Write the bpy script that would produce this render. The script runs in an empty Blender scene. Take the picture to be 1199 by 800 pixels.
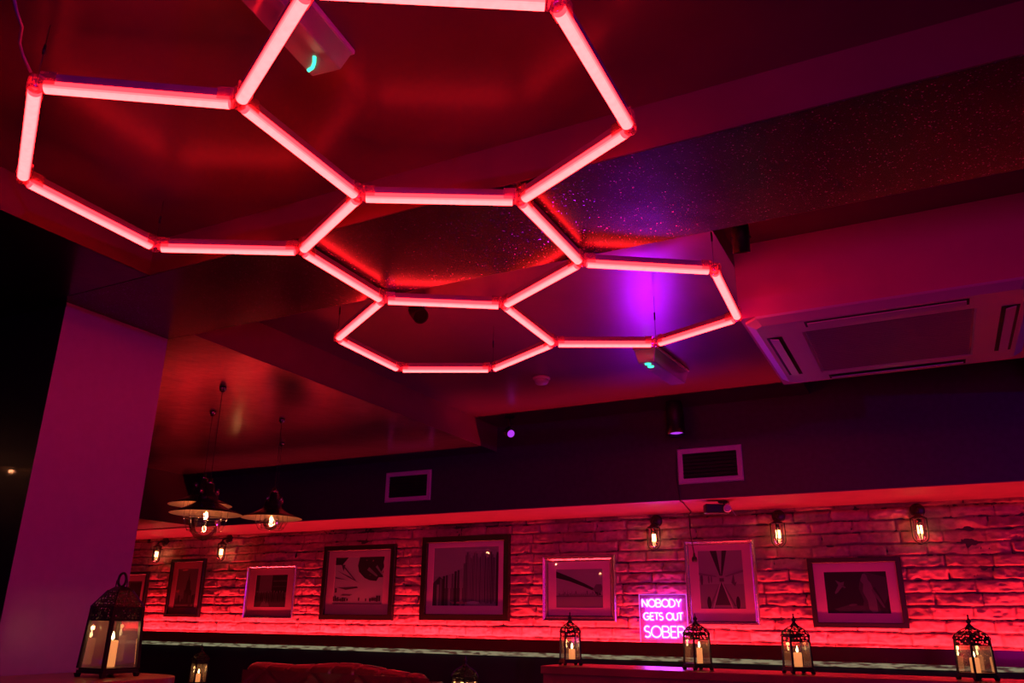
import bpy, bmesh, math, random
import numpy as np
from mathutils import Vector, Matrix, Euler
S = bpy.context.scene
COL = S.collection
PI = math.pi
random.seed(7)

# ------------------------------------------------------------------ camera
FPX = 941.86
cam_d = bpy.data.cameras.new('camera'); cam = bpy.data.objects.new('camera', cam_d); COL.objects.link(cam)
def _axes(pitch, roll, yaw):
    sp, cp = math.sin(pitch), math.cos(pitch)
    fw = Vector((0, cp, sp)); rt = Vector((1, 0, 0)); up = rt.cross(fw)
    r = math.cos(roll)*rt + math.sin(roll)*up
    u = -math.sin(roll)*rt + math.cos(roll)*up
    Rz = Matrix.Rotation(yaw, 3, 'Z')
    return Rz @ r, Rz @ u, Rz @ fw
R_, U_, W_ = _axes(0.334473, 0.0117016, 0.4761905)
CZ = 1.25
m = Matrix((R_, U_, -W_)).transposed().to_4x4(); m.translation = (0, 0, CZ)
cam.matrix_world = m
cam_d.sensor_width = 36; cam_d.lens = FPX/1199*36
cam_d.clip_start = 0.05
S.camera = cam
S.view_settings.view_transform = 'Standard'; S.view_settings.look = 'None'
S.view_settings.exposure = 0.0; S.view_settings.gamma = 1.0
S.view_settings.use_curve_mapping = False
S.cycles.use_denoising = True
S.cycles.max_bounces = 8; S.cycles.transparent_max_bounces = 16
S.cycles.sample_clamp_indirect = 4.0

# ------------------------------------------------------------------ world + big lights
w = bpy.data.worlds.new('world'); S.world = w; w.use_nodes = True
w.node_tree.nodes['Background'].inputs[0].default_value = (0.25, 0.1, 0.5, 1)
w.node_tree.nodes['Background'].inputs[1].default_value = 0.004
def area(name, loc, target, size, power, color, sy=None, spread=PI):
    l = bpy.data.lights.new(name, 'AREA'); l.energy = power; l.color = color; l.size = size
    if sy: l.shape = 'RECTANGLE'; l.size_y = sy
    l.spread = spread
    o = bpy.data.objects.new(name, l); COL.objects.link(o); o.location = loc
    o.rotation_euler = (Vector(target)-Vector(loc)).to_track_quat('-Z', 'Y').to_euler()
    return o
def spot(name, loc, target, angle, power, color, blend=.6, rad=.03):
    l = bpy.data.lights.new(name, 'SPOT'); l.energy = power; l.color = color
    l.spot_size = math.radians(angle); l.spot_blend = blend; l.shadow_soft_size = rad
    o = bpy.data.objects.new(name, l); COL.objects.link(o); o.location = loc
    o.rotation_euler = (Vector(target)-Vector(loc)).to_track_quat('-Z', 'Y').to_euler()
    return o
VIOLET = (0.30, 0.004, 1.0); BLUE = (0.03, 0.01, 1.0)
spot('stage_light_violet', (2.2, -1.6, 2.2), (-3.2, 2.4, 1.4), 60, 95, VIOLET)
spot('stage_light_blue', (3.0, 1.2, 2.3), (1.2, 5.2, 2.2), 60, 55, BLUE)
spot('added_sign_reflection_spot', (-1.757, 5.72, 1.42), (-1.05, 3.35, 2.62), 52, 50, (0.42, 0.0, 1.0), blend=1, rad=.14)  # unseen spot added to put the sign's violet reflection on the ceiling
area('bar_wash', (1.0, -1.6, 1.1), (-1.6, 5.8, 1.45), 1.0, 8, (0.75, 0.003, .42), spread=math.radians(75))

# ------------------------------------------------------------------ materials
MATS = {}
def newmat(name):
    m = bpy.data.materials.new(name); m.use_nodes = True; MATS[name] = m
    return m, m.node_tree, m.node_tree.nodes['Principled BSDF']
def pbr(name, col, rough=.5, metal=0, spec=.5, emit=None, es=0, bump=0, bscale=40, coat=0, bdist=.01, varc=0):
    m, nt, b = newmat(name)
    b.inputs['Base Color'].default_value = (*col, 1); b.inputs['Roughness'].default_value = rough
    b.inputs['Metallic'].default_value = metal; b.inputs['Specular IOR Level'].default_value = spec
    b.inputs['Coat Weight'].default_value = coat
    if emit: b.inputs['Emission Color'].default_value = (*emit, 1); b.inputs['Emission Strength'].default_value = es
    if bump or varc:
        tc = nt.nodes.new('ShaderNodeTexCoord'); n = nt.nodes.new('ShaderNodeTexNoise')
        n.inputs['Scale'].default_value = bscale; n.inputs['Detail'].default_value = 5
        nt.links.new(tc.outputs['Object'], n.inputs['Vector'])
        if bump:
            bp = nt.nodes.new('ShaderNodeBump'); bp.inputs['Strength'].default_value = bump; bp.inputs['Distance'].default_value = bdist
            nt.links.new(n.outputs['Fac'], bp.inputs['Height']); nt.links.new(bp.outputs['Normal'], b.inputs['Normal'])
        if varc:
            cr = nt.nodes.new('ShaderNodeValToRGB')
            cr.color_ramp.elements[0].position = .3; cr.color_ramp.elements[1].position = .7
            cr.color_ramp.elements[0].color = (*[c*(1-varc) for c in col], 1); cr.color_ramp.elements[1].color = (*[min(1, c*(1+varc)) for c in col], 1)
            nt.links.new(n.outputs['Fac'], cr.inputs['Fac']); nt.links.new(cr.outputs['Color'], b.inputs['Base Color'])
    return m
def emis(name, col, strength):
    m = bpy.data.materials.new(name); m.use_nodes = True; nt = m.node_tree; nt.nodes.clear()
    e = nt.nodes.new('ShaderNodeEmission'); o = nt.nodes.new('ShaderNodeOutputMaterial')
    e.inputs[0].default_value = (*col, 1); e.inputs[1].default_value = strength
    nt.links.new(e.outputs[0], o.inputs[0]); MATS[name] = m
    return m
def thin_glass(name, tint=(1, 1, 1), refl=.10, rough=.03, haze=0, hazecol=(.8, .8, .8)):
    m = bpy.data.materials.new(name); m.use_nodes = True; nt = m.node_tree; nt.nodes.clear()
    o = nt.nodes.new('ShaderNodeOutputMaterial'); t = nt.nodes.new('ShaderNodeBsdfTransparent'); t.inputs[0].default_value = (*tint, 1)
    g = nt.nodes.new('ShaderNodeBsdfGlossy'); g.inputs['Roughness'].default_value = rough
    lw = nt.nodes.new('ShaderNodeLayerWeight'); lw.inputs['Blend'].default_value = .35
    mr = nt.nodes.new('ShaderNodeMapRange'); mr.inputs['To Min'].default_value = refl; mr.inputs['To Max'].default_value = .75
    nt.links.new(lw.outputs['Fresnel'], mr.inputs['Value'])
    mx = nt.nodes.new('ShaderNodeMixShader'); nt.links.new(mr.outputs[0], mx.inputs[0])
    nt.links.new(t.outputs[0], mx.inputs[1]); nt.links.new(g.outputs[0], mx.inputs[2])
    last = mx
    if haze:
        d = nt.nodes.new('ShaderNodeBsdfTranslucent'); d.inputs[0].default_value = (*hazecol, 1)
        d2 = nt.nodes.new('ShaderNodeBsdfDiffuse'); d2.inputs[0].default_value = (*hazecol, 1)
        a = nt.nodes.new('ShaderNodeMixShader'); a.inputs[0].default_value = .5
        nt.links.new(d.outputs[0], a.inputs[1]); nt.links.new(d2.outputs[0], a.inputs[2])
        m2 = nt.nodes.new('ShaderNodeMixShader'); m2.inputs[0].default_value = haze
        nt.links.new(mx.outputs[0], m2.inputs[1]); nt.links.new(a.outputs[0], m2.inputs[2]); last = m2
    nt.links.new(last.outputs[0], o.inputs[0]); MATS[name] = m
    return m

RED = (1.0, 0.028, 0.040)
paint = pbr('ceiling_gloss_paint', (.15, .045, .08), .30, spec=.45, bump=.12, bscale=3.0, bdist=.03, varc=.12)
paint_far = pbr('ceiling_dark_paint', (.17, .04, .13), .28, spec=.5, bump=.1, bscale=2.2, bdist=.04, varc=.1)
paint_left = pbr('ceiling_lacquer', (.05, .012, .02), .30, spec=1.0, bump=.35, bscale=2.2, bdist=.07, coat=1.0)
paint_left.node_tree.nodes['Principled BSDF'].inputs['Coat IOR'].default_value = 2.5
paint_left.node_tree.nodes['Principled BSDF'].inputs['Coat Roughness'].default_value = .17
riser_m = pbr('riser_paint', (.17, .04, .05), .5, varc=.1, bscale=5)
riser_r = pbr('riser_far_paint', (.2, .05, .13), .4, varc=.1, bscale=5)
bulk_m = pbr('bulkhead_paint', (.05, .035, .07), .45, bump=.05, bscale=30, varc=.15)
soffit_m = pbr('bulkhead_underside_paint', (.24, .06, .12), .6, varc=.08, bscale=8)
column_m = pbr('column_paint', (.29, .13, .36), .42, bump=.04, bscale=30, varc=.04)
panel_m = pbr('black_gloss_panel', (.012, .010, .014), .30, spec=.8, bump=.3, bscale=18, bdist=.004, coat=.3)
dark_m = pbr('dark_wall', (.03, .02, .03), .6, bump=.1, bscale=20)
floor_m = pbr('dark_floor', (.05, .025, .02), .35, varc=.3, bscale=4)
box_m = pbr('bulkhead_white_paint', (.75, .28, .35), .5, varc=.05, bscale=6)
black_metal = pbr('black_metal', (.012, .011, .013), .35, spec=.6)
black_sat = pbr('black_plastic', (.015, .014, .016), .5)
iron = pbr('lantern_iron', (.03, .022, .025), .4, metal=.6)
white_pl = pbr('white_plastic', (.7, .66, .68), .35)
white_dull = pbr('grey_grille', (.22, .18, .24), .45)
slot_black = pbr('slot_black', (.004, .004, .004), .7)
silver = pbr('silver_frame', (.55, .52, .56), .25, metal=.85)
black_wood = pbr('black_frame_wood', (.012, .009, .010), .35, spec=.5)
mat_card = pbr('mount_card', (.85, .48, .58), .8)
glass = thin_glass('picture_glass', refl=.02, rough=.02)
lglass = thin_glass('lantern_glass', tint=(.93, .9, .88), refl=.07, rough=.03, haze=.08, hazecol=(.8, .6, .5))
bglass = thin_glass('bulb_glass', refl=.10, rough=.02)
clear_pl = thin_glass('clear_plastic', tint=(1, .85, .85), refl=.16, rough=.12, haze=.12, hazecol=(.95, .75, .75))
neonpanel = thin_glass('acrylic_panel', tint=(.92, .85, .95), refl=.08, rough=.08, haze=.30, hazecol=(.9, .6, .95))
acr_edge = emis('edge_lit_acrylic', (.85, .12, 1.0), 1.1)
leather = pbr('burgundy_leather', (.27, .03, .05), .28, spec=1.0, coat=.8, bump=.25, bscale=60, bdist=.003)
tabletop_m = pbr('table_varnish', (.22, .07, .05), .3, spec=.6, varc=.3, bscale=6)
ledge_m = pbr('ledge_dark_wood', (.20, .06, .05), .28, spec=.6, varc=.25, bscale=5)
fascia_m = pbr('fascia_gloss', (.16, .010, .02), .24, spec=.5, coat=.1, bump=.03, bscale=10)
wax = pbr('candle_wax', (.8, .55, .35), .5, emit=(1, .34, .09), es=.95)  # the flame's glow in the wax is put in as emission
flame_m = emis('candle_flame', (1.0, .62, .25), 22)
fil_m = emis('bulb_filament', (1.0, .48, .16), 15)
tube_m = bpy.data.materials.new('led_tube_red'); tube_m.use_nodes = True
def _tube():
    nt = tube_m.node_tree; nt.nodes.clear()
    o = nt.nodes.new('ShaderNodeOutputMaterial'); e = nt.nodes.new('ShaderNodeEmission')
    tc = nt.nodes.new('ShaderNodeTexCoord'); n = nt.nodes.new('ShaderNodeTexNoise'); n.inputs['Scale'].default_value = 60
    nt.links.new(tc.outputs['Object'], n.inputs['Vector'])
    cr = nt.nodes.new('ShaderNodeValToRGB')
    cr.color_ramp.elements[0].color = (18.0, .44, .46, 1); cr.color_ramp.elements[1].color = (19.0, .60, .62, 1)
    nt.links.new(n.outputs['Fac'], cr.inputs['Fac']); nt.links.new(cr.outputs['Color'], e.inputs[0])
    # the white-hot band sits on the underside of the diffuser, its flanks are a deeper red
    g = nt.nodes.new('ShaderNodeNewGeometry'); sx = nt.nodes.new('ShaderNodeSeparateXYZ'); nt.links.new(g.outputs['Normal'], sx.inputs[0])
    mr = nt.nodes.new('ShaderNodeMapRange'); mr.inputs['From Min'].default_value = -.25; mr.inputs['From Max'].default_value = -.75
    nt.links.new(sx.outputs['Z'], mr.inputs['Value'])
    mx = nt.nodes.new('ShaderNodeMix'); mx.data_type = 'RGBA'; mx.inputs[6].default_value = (14, .11, .16, 1)
    nt.links.new(mr.outputs[0], mx.inputs[0]); nt.links.new(cr.outputs['Color'], mx.inputs[7]); nt.links.new(mx.outputs[2], e.inputs[0])
    e.inputs[1].default_value = 1.0; nt.links.new(e.outputs[0], o.inputs[0])
_tube(); MATS['tube'] = tube_m
led_m = emis('led_strip_red', RED, 230)
neon_m = emis('neon_pink', (6.5, 1.0, 9.0), 1.0)
green_led = emis('green_indicator', (.05, 1.0, .5), 2.2)
purple_lens = emis('violet_lens', (.55, .05, 1.0), .9)
housing_m = pbr('tube_housing', (.28, .20, .26), .4)

def _beam():       # dark textured soffit with fine glitter flakes
    m, nt, b = newmat('beam_glitter'); b.inputs['Base Color'].default_value = (.035, .018, .03, 1)
    b.inputs['Specular IOR Level'].default_value = .7
    tc = nt.nodes.new('ShaderNodeTexCoord')
    v = nt.nodes.new('ShaderNodeTexVoronoi'); v.inputs['Scale'].default_value = 330
    nt.links.new(tc.outputs['Object'], v.inputs['Vector'])
    n = nt.nodes.new('ShaderNodeTexNoise'); n.inputs['Scale'].default_value = 4; nt.links.new(tc.outputs['Object'], n.inputs['Vector'])
    # flakes: sparse cells become small tilted metal mirrors
    sep = nt.nodes.new('ShaderNodeSeparateColor'); nt.links.new(v.outputs['Color'], sep.inputs[0])
    gt = nt.nodes.new('ShaderNodeMath'); gt.operation = 'GREATER_THAN'; gt.inputs[1].default_value = .965
    nt.links.new(sep.outputs[0], gt.inputs[0])
    mt = nt.nodes.new('ShaderNodeMath'); mt.operation = 'MULTIPLY'; mt.inputs[1].default_value = .9; nt.links.new(gt.outputs[0], mt.inputs[0])
    nt.links.new(mt.outputs[0], b.inputs['Metallic'])
    mxc = nt.nodes.new('ShaderNodeMix'); mxc.data_type = 'RGBA'
    mxc.inputs[6].default_value = (.025, .008, .02, 1); mxc.inputs[7].default_value = (.38, .18, .75, 1)
    nt.links.new(gt.outputs[0], mxc.inputs[0]); nt.links.new(mxc.outputs[2], b.inputs['Base Color'])
    b.inputs['Roughness'].default_value = .27
    vm = nt.nodes.new('ShaderNodeVectorMath'); vm.operation = 'SUBTRACT'; vm.inputs[1].default_value = (.5, .5, .5)
    nt.links.new(v.outputs['Color'], vm.inputs[0])
    sc = nt.nodes.new('ShaderNodeVectorMath'); sc.operation = 'SCALE'; sc.inputs['Scale'].default_value = .40
    nt.links.new(vm.outputs[0], sc.inputs[0])
    ms = nt.nodes.new('ShaderNodeVectorMath'); ms.operation = 'SCALE'; nt.links.new(sc.outputs[0], ms.inputs[0]); nt.links.new(gt.outputs[0], ms.inputs['Scale'])
    geo = nt.nodes.new('ShaderNodeNewGeometry'); ad = nt.nodes.new('ShaderNodeVectorMath'); ad.operation = 'ADD'
    bp = nt.nodes.new('ShaderNodeBump'); bp.inputs['Strength'].default_value = .12; bp.inputs['Distance'].default_value = .03
    nt.links.new(n.outputs['Fac'], bp.inputs['Height'])
    nt.links.new(bp.outputs['Normal'], ad.inputs[0]); nt.links.new(ms.outputs[0], ad.inputs[1])
    nr = nt.nodes.new('ShaderNodeVectorMath'); nr.operation = 'NORMALIZE'; nt.links.new(ad.outputs[0], nr.inputs[0])
    nt.links.new(nr.outputs[0], b.inputs['Normal'])
    return m
beam_m = _beam()

def _brick():
    m, nt, b = newmat('painted_brick')
    at = nt.nodes.new('ShaderNodeAttribute'); at.attribute_name = 'tone'
    tc = nt.nodes.new('ShaderNodeTexCoord'); n = nt.nodes.new('ShaderNodeTexNoise'); n.inputs['Scale'].default_value = 25; n.inputs['Detail'].default_value = 6
    nt.links.new(tc.outputs['Object'], n.inputs['Vector'])
    mul = nt.nodes.new('ShaderNodeMath'); mul.operation = 'MULTIPLY'
    mr = nt.nodes.new('ShaderNodeMapRange'); mr.inputs['From Min'].default_value = .3; mr.inputs['From Max'].default_value = .7
    mr.inputs['To Min'].default_value = .72; mr.inputs['To Max'].default_value = 1.15
    nt.links.new(n.outputs['Fac'], mr.inputs['Value']); nt.links.new(at.outputs['Fac'], mul.inputs[0]); nt.links.new(mr.outputs[0], mul.inputs[1])
    cr = nt.nodes.new('ShaderNodeValToRGB')
    cr.color_ramp.elements[0].color = (.06, .02, .02, 1); cr.color_ramp.elements[1].color = (.62, .28, .29, 1)
    nt.links.new(mul.outputs[0], cr.inputs['Fac']); nt.links.new(cr.outputs['Color'], b.inputs['Base Color'])
    b.inputs['Roughness'].default_value = .6; b.inputs['Specular IOR Level'].default_value = .35
    bp = nt.nodes.new('ShaderNodeBump'); bp.inputs['Strength'].default_value = .4; bp.inputs['Distance'].default_value = .004
    n2 = nt.nodes.new('ShaderNodeTexNoise'); n2.inputs['Scale'].default_value = 90; n2.inputs['Detail'].default_value = 4
    nt.links.new(tc.outputs['Object'], n2.inputs['Vector'])
    nt.links.new(n2.outputs['Fac'], bp.inputs['Height']); nt.links.new(bp.outputs['Normal'], b.inputs['Normal'])
    return m
brick_m = _brick()
def _pale():
    m, nt, b = newmat('backlit_stone_strip')
    tc = nt.nodes.new('ShaderNodeTexCoord'); mp = nt.nodes.new('ShaderNodeMapping'); mp.inputs['Scale'].default_value = (9, 9, 60)
    n = nt.nodes.new('ShaderNodeTexNoise'); n.inputs['Scale'].default_value = 1.6; n.inputs['Detail'].default_value = 6
    nt.links.new(tc.outputs['Object'], mp.inputs[0]); nt.links.new(mp.outputs[0], n.inputs['Vector'])
    cr = nt.nodes.new('ShaderNodeValToRGB'); e = cr.color_ramp.elements
    e[0].position = .40; e[0].color = (.06, .035, .015, 1); e[1].position = .53; e[1].color = (.42, .40, .22, 1)
    nt.links.new(n.outputs['Fac'], cr.inputs['Fac'])
    nt.links.new(cr.outputs['Color'], b.inputs['Emission Color']); b.inputs['Emission Strength'].default_value = .5
    b.inputs['Base Color'].default_value = (.2, .2, .15, 1)
    return m
pale_m = _pale()
def _pierced(name, scale, thr):     # sheet metal pierced with many small holes
    m, nt, b = newmat(name); b.inputs['Base Color'].default_value = (.035, .025, .028, 1); b.inputs['Metallic'].default_value = .6; b.inputs['Roughness'].default_value = .4
    tc = nt.nodes.new('ShaderNodeTexCoord'); v = nt.nodes.new('ShaderNodeTexVoronoi'); v.inputs['Scale'].default_value = scale
    v.inputs['Randomness'].default_value = .6
    nt.links.new(tc.outputs['Object'], v.inputs['Vector'])
    gt = nt.nodes.new('ShaderNodeMath'); gt.operation = 'GREATER_THAN'; gt.inputs[1].default_value = thr
    nt.links.new(v.outputs['Distance'], gt.inputs[0]); nt.links.new(gt.outputs[0], b.inputs['Alpha'])
    return m
pierced_small = _pierced('pierced_iron', 85, .47)
pierced_big = _pierced('pierced_copper', 120, .40)

# ------------------------------------------------------------------ mesh helpers
class MB:
    def __init__(s): s.v = []; s.f = []; s.mi = []; s.sm = []
    def add(s, vs, fs, mi=0, smooth=False):
        n = len(s.v); s.v += [tuple(v) for v in vs]
        for f in fs: s.f.append(tuple(i+n for i in f)); s.mi.append(mi); s.sm.append(smooth)
        return s
    def box(s, x0, x1, y0, y1, z0, z1, mi=0, M=None):
        vs = [(x, y, z) for z in (z0, z1) for y in (y0, y1) for x in (x0, x1)]
        if M: vs = [M @ Vector(v) for v in vs]
        return s.add(vs, [(0, 2, 3, 1), (4, 5, 7, 6), (0, 1, 5, 4), (2, 6, 7, 3), (0, 4, 6, 2), (1, 3, 7, 5)], mi)
    def hexa(s, bottom, top, mi=0):      # two quads of points
        return s.add(list(bottom)+list(top), [(3, 2, 1, 0), (4, 5, 6, 7)]+[(i, (i+1) % 4, 4+(i+1) % 4, 4+i) for i in range(4)], mi)
    def bar(s, a, b, w_, h_, mi=0, up=(0, 0, 1)):
        a = Vector(a); b = Vector(b); d = (b-a).normalized(); up = Vector(up)
        if abs(d.dot(up)) > .98: up = Vector((0, 1, 0))
        x = d.cross(up).normalized(); z = x.cross(d).normalized()
        q = [(-1, -1), (1, -1), (1, 1), (-1, 1)]
        return s.hexa([a+x*w_/2*i+z*h_/2*j for i, j in q], [b+x*w_/2*i+z*h_/2*j for i, j in q], mi)
    def rev(s, prof, n=24, c=(0, 0, 0), mi=0, M=None, cap=True, smooth=True, phase=0):
        vs = []; fs = []
        for (r, z) in prof:
            for k in range(n):
                a = 2*PI*k/n+phase
                p = Vector((c[0]+r*math.cos(a), c[1]+r*math.sin(a), c[2]+z)); vs.append(M @ p if M else p)
        for i in range(len(prof)-1):
            for k in range(n):
                k2 = (k+1) % n
                fs.append((i*n+k, i*n+k2, (i+1)*n+k2, (i+1)*n+k))
        s.add(vs, fs, mi, smooth)
        if cap:
            m_ = len(s.v)-len(vs)
            if prof[0][0] > 1e-5: s.f.append(tuple(m_+k for k in range(n))[::-1]); s.mi.append(mi); s.sm.append(False)
            if prof[-1][0] > 1e-5: s.f.append(tuple(m_+(len(prof)-1)*n+k for k in range(n))); s.mi.append(mi); s.sm.append(False)
        return s
    def tube(s, pts, r, n=8, mi=0, closed=False):
        pts = [Vector(p) for p in pts]; N = len(pts); vs = []; prev = None
        for i, p in enumerate(pts):
            if closed: d = pts[(i+1) % N]-pts[i-1]
            else: d = pts[min(i+1, N-1)]-pts[max(i-1, 0)]
            d.normalize()
            if prev is None:
                up = Vector((0, 0, 1)) if abs(d.z) < .9 else Vector((1, 0, 0)); x = d.cross(up).normalized()
            else:
                x = (prev-d*prev.dot(d)).normalized()
            prev = x; y = d.cross(x)
            rr = r[i] if isinstance(r, (list, tuple)) else r
            for k in range(n):
                a = 2*PI*k/n; vs.append(p+x*rr*math.cos(a)+y*rr*math.sin(a))
        fs = [(i*n+k, i*n+(k+1) % n, ((i+1) % N)*n+(k+1) % n, ((i+1) % N)*n+k) for i in range(N if closed else N-1) for k in range(n)]
        if not closed: fs += [tuple(range(n))[::-1], tuple((N-1)*n+k for k in range(n))]
        return s.add(vs, fs, mi, True)
    def build(s, name, mats, parent=None, loc=None, bevel=0, rz=None):
        me = bpy.data.meshes.new(name); me.from_pydata(s.v, [], s.f)
        for m_ in (mats if isinstance(mats, (list, tuple)) else [mats]): me.materials.append(m_)
        me.polygons.foreach_set('material_index', s.mi); me.polygons.foreach_set('use_smooth', s.sm)
        me.update()
        o = bpy.data.objects.new(name, me); COL.objects.link(o)
        if parent: o.parent = parent
        if loc: o.location = loc
        if rz is not None: o.rotation_euler = (0, 0, rz)
        if bevel:
            b = o.modifiers.new('bevel', 'BEVEL'); b.width = bevel; b.segments = 2; b.limit_method = 'ANGLE'; b.angle_limit = .7
        return o
def struct(o, name=None):
    o['kind'] = 'structure'; return o
def tag(o, label, cat, group=None, kind=None):
    o['label'] = label; o['category'] = cat
    if group: o['group'] = group
    if kind: o['kind'] = kind
    return o
def thing(name, loc, label, cat, group=None, rz=0):
    o = bpy.data.objects.new(name, None); COL.objects.link(o); o.location = loc; o.rotation_euler = (0, 0, rz)
    o.empty_display_size = .05
    return tag(o, label, cat, group)
def kids(o): return [c for c in bpy.data.objects if c.parent == o]
def copy_tree(o, loc=None, rz=None, label=None, parent=None):
    c = o.copy(); COL.objects.link(c)
    if parent: c.parent = parent
    for ch in kids(o): copy_tree(ch, parent=c)
    if loc is not None: c.location = loc
    if rz is not None: c.rotation_euler = (0, 0, rz)
    if label: c['label'] = label
    return c
def box(name, x0, x1, y0, y1, z0, z1, mat, bevel=0): return MB().box(x0, x1, y0, y1, z0, z1).build(name, mat, bevel=bevel)

# ------------------------------------------------------------------ room shell
ZS = 2.434      # beam and left soffit
ZN = 2.57       # near coffer
ZF = 2.62       # far ceiling
XR = 3.6; YB = -3.4; XL = -8.0; YW = 5.86; YK = 5.2
struct(box('floor', XL, XR, YB, YW+.1, -.1, 0, floor_m))
struct(box('wall_right', XR, XR+.1, YB, YW, 0, 2.9, dark_m))
struct(box('wall_front', XL, XR, YB-.1, YB, 0, 2.9, dark_m))
struct(box('wall_left', XL-.1, XL, YB, YW, 0, 2.9, dark_m))
# ceiling above the near coffer, left soffit, far ceiling
struct(box('ceiling', -2.43, XR, YB, 1.80, ZN, ZN+.1, paint))
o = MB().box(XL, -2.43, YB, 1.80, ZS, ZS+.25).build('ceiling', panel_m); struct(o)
struct(box('ceiling', -2.80, -.57, 2.34, YK, ZF, ZF+.2, paint_far))
struct(box('ceiling', -.57, XR, 2.34, YK, 2.715, 2.9, paint_far))
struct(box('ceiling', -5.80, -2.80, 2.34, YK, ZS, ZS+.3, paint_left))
# risers, each a thin painted face on its slab
struct(box('trim_1', -2.434, -2.428, YB, 1.80, ZS, ZN, riser_m))
struct(box('trim_2', -2.428, XR, 1.797, 1.803, ZS, ZN, riser_m))
struct(box('trim_3', -2.803, -2.797, 2.34, YK, ZS, ZF, riser_r))
# beam
struct(box('ceiling', XL, XR, 1.803, 2.34, ZS-.001, 2.9, beam_m))
# far bulkhead
o = MB().box(XL, XR, YK, YW+.05, 2.01, 2.9).build('wall_bulkhead', bulk_m); struct(o)
struct(box('trim_4', XL, XR, YK+.002, YW, 2.004, 2.011, soffit_m))
struct(box('wall_left_bulkhead', XL, -5.80, 2.331, YK-.001, 2.012, 2.9, pbr('left_bulkhead_shaded_paint', (.03, .005, .008), .5)))  # near-black colour paints in shade on an underside the LED would light
# dropped box that carries the air conditioner
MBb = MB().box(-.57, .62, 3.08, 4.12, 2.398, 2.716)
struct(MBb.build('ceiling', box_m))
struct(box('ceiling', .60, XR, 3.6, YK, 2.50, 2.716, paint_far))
# column below the beam end
o = MB().box(-3.75, -2.95, 1.84, 2.335, 0, ZS-.001).build('wall_column', [column_m, panel_m]); struct(o)
for p in o.data.polygons:
    if p.normal.y < -.5: p.material_index = 1
struct(box('wall_panelled', XL, -3.75, 1.86, 2.33, 0, ZS-.001, panel_m))

# brick wall with real relief
def brick_wall():
    x0, x1, z0, z1 = XL, 1.6, 1.04, 2.004
    dx, dz = .009, .0055
    nx = int((x1-x0)/dx)+1; nz = int((z1-z0)/dz)+1
    X, Z = np.meshgrid(np.linspace(x0, x1, nx), np.linspace(z0, z1, nz))
    rng = np.random.default_rng(5)
    def vnoise(X, Z, sx, sz, seed):
        r = np.random.default_rng(seed).random((512, 512))
        u = (X-x0)/sx; v = (Z-z0)/sz
        iu = np.floor(u).astype(int); iv = np.floor(v).astype(int); fu = u-iu; fv = v-iv
        fu = fu*fu*(3-2*fu); fv = fv*fv*(3-2*fv)
        g = lambda a, b: r[(iv+b) % 512, (iu+a) % 512]
        return (g(0, 0)*(1-fu)*(1-fv)+g(1, 0)*fu*(1-fv)+g(0, 1)*(1-fu)*fv+g(1, 1)*fu*fv)*2-1
    C = .0765
    Zw = Z + .0045*vnoise(X, Z, .12, .076, 1) + .0022*vnoise(X, Z, .03, .03, 2)
    Xw = X + .006*vnoise(X, Z, .05, .03, 3)
    t = (Zw-1.287)/C; row = np.floor(t).astype(int); fz = (t-row)*C
    L = .238
    offs = rng.random(64)*L
    lenv = .22+.05*rng.random(64)
    rr = row % 64
    u = (Xw-x0+offs[rr])/lenv[rr]; col = np.floor(u).astype(int); fx = (u-col)*lenv[rr]
    jn = .0075
    dzj = np.minimum(fz, C-fz); dxj = np.minimum(fx, lenv[rr]-fx)
    d = np.minimum(dzj/jn, dxj/(jn*.8))
    face = 1/(1+np.exp(-(d-.75)*5))
    tb = rng.random((64, 97)); ti = rng.random((64, 97))
    boff = tb[rr, col % 97]; btone = ti[rr, col % 97]
    tilt = (fz/C-.5)*(.010*(ti[(rr+7) % 64, (col*3) % 97]-.35))
    patch = np.clip((vnoise(X, Z, .55, .32, 9)+.5*vnoise(X, Z, .2, .14, 10)+(Z-1.72)*1.5-.35)*3, 0, 1)
    k = 1-patch*.8
    hgt = .015*face*k + (.012*boff*face - 1.7*tilt)*k + .0034*vnoise(X, Z, .022, .018, 4)*(.4+.6*k) + .005*vnoise(X, Z, .09, .05, 5) + .0016*vnoise(X, Z, .011, .010, 44)
    # chipped edges
    chip = np.clip(vnoise(X, Z, .045, .03, 6)-.30, 0, 1)*np.clip(1.8-d*.35, 0, 1)
    hgt -= .020*chip*k
    Y = YW - hgt
    tone = (.62+.35*btone)*(.55+.45*face)*(1-.25*patch)
    tone *= 1-.55*(np.clip(vnoise(X, Z, .035, .025, 12)-.62, 0, 1)*2)
    v = np.stack([X, Y, Z], -1).reshape(-1, 3)
    i = np.arange(nx*nz).reshape(nz, nx)
    f = np.stack([i[:-1, :-1], i[:-1, 1:], i[1:, 1:], i[1:, :-1]], -1).reshape(-1, 4)
    me = bpy.data.meshes.new('wall_brick')
    me.vertices.add(len(v)); me.vertices.foreach_set('co', v.astype(np.float32).ravel())
    me.loops.add(f.size); me.loops.foreach_set('vertex_index', f.astype(np.int32).ravel())
    me.polygons.add(len(f)); me.polygons.foreach_set('loop_start', np.arange(0, f.size, 4, dtype=np.int32))
    me.polygons.foreach_set('use_smooth', np.ones(len(f), dtype=bool))
    me.update(calc_edges=True)
    a = me.attributes.new('tone', 'FLOAT', 'POINT'); a.data.foreach_set('value', tone.astype(np.float32).ravel())
    me.materials.append(brick_m)
    o = bpy.data.objects.new('wall_back', me); COL.objects.link(o); struct(o)
    return o
brick_wall()
struct(box('wall_back_core', XL, XR, YW+.001, YW+.1, 0, 2.9, dark_m))
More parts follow.
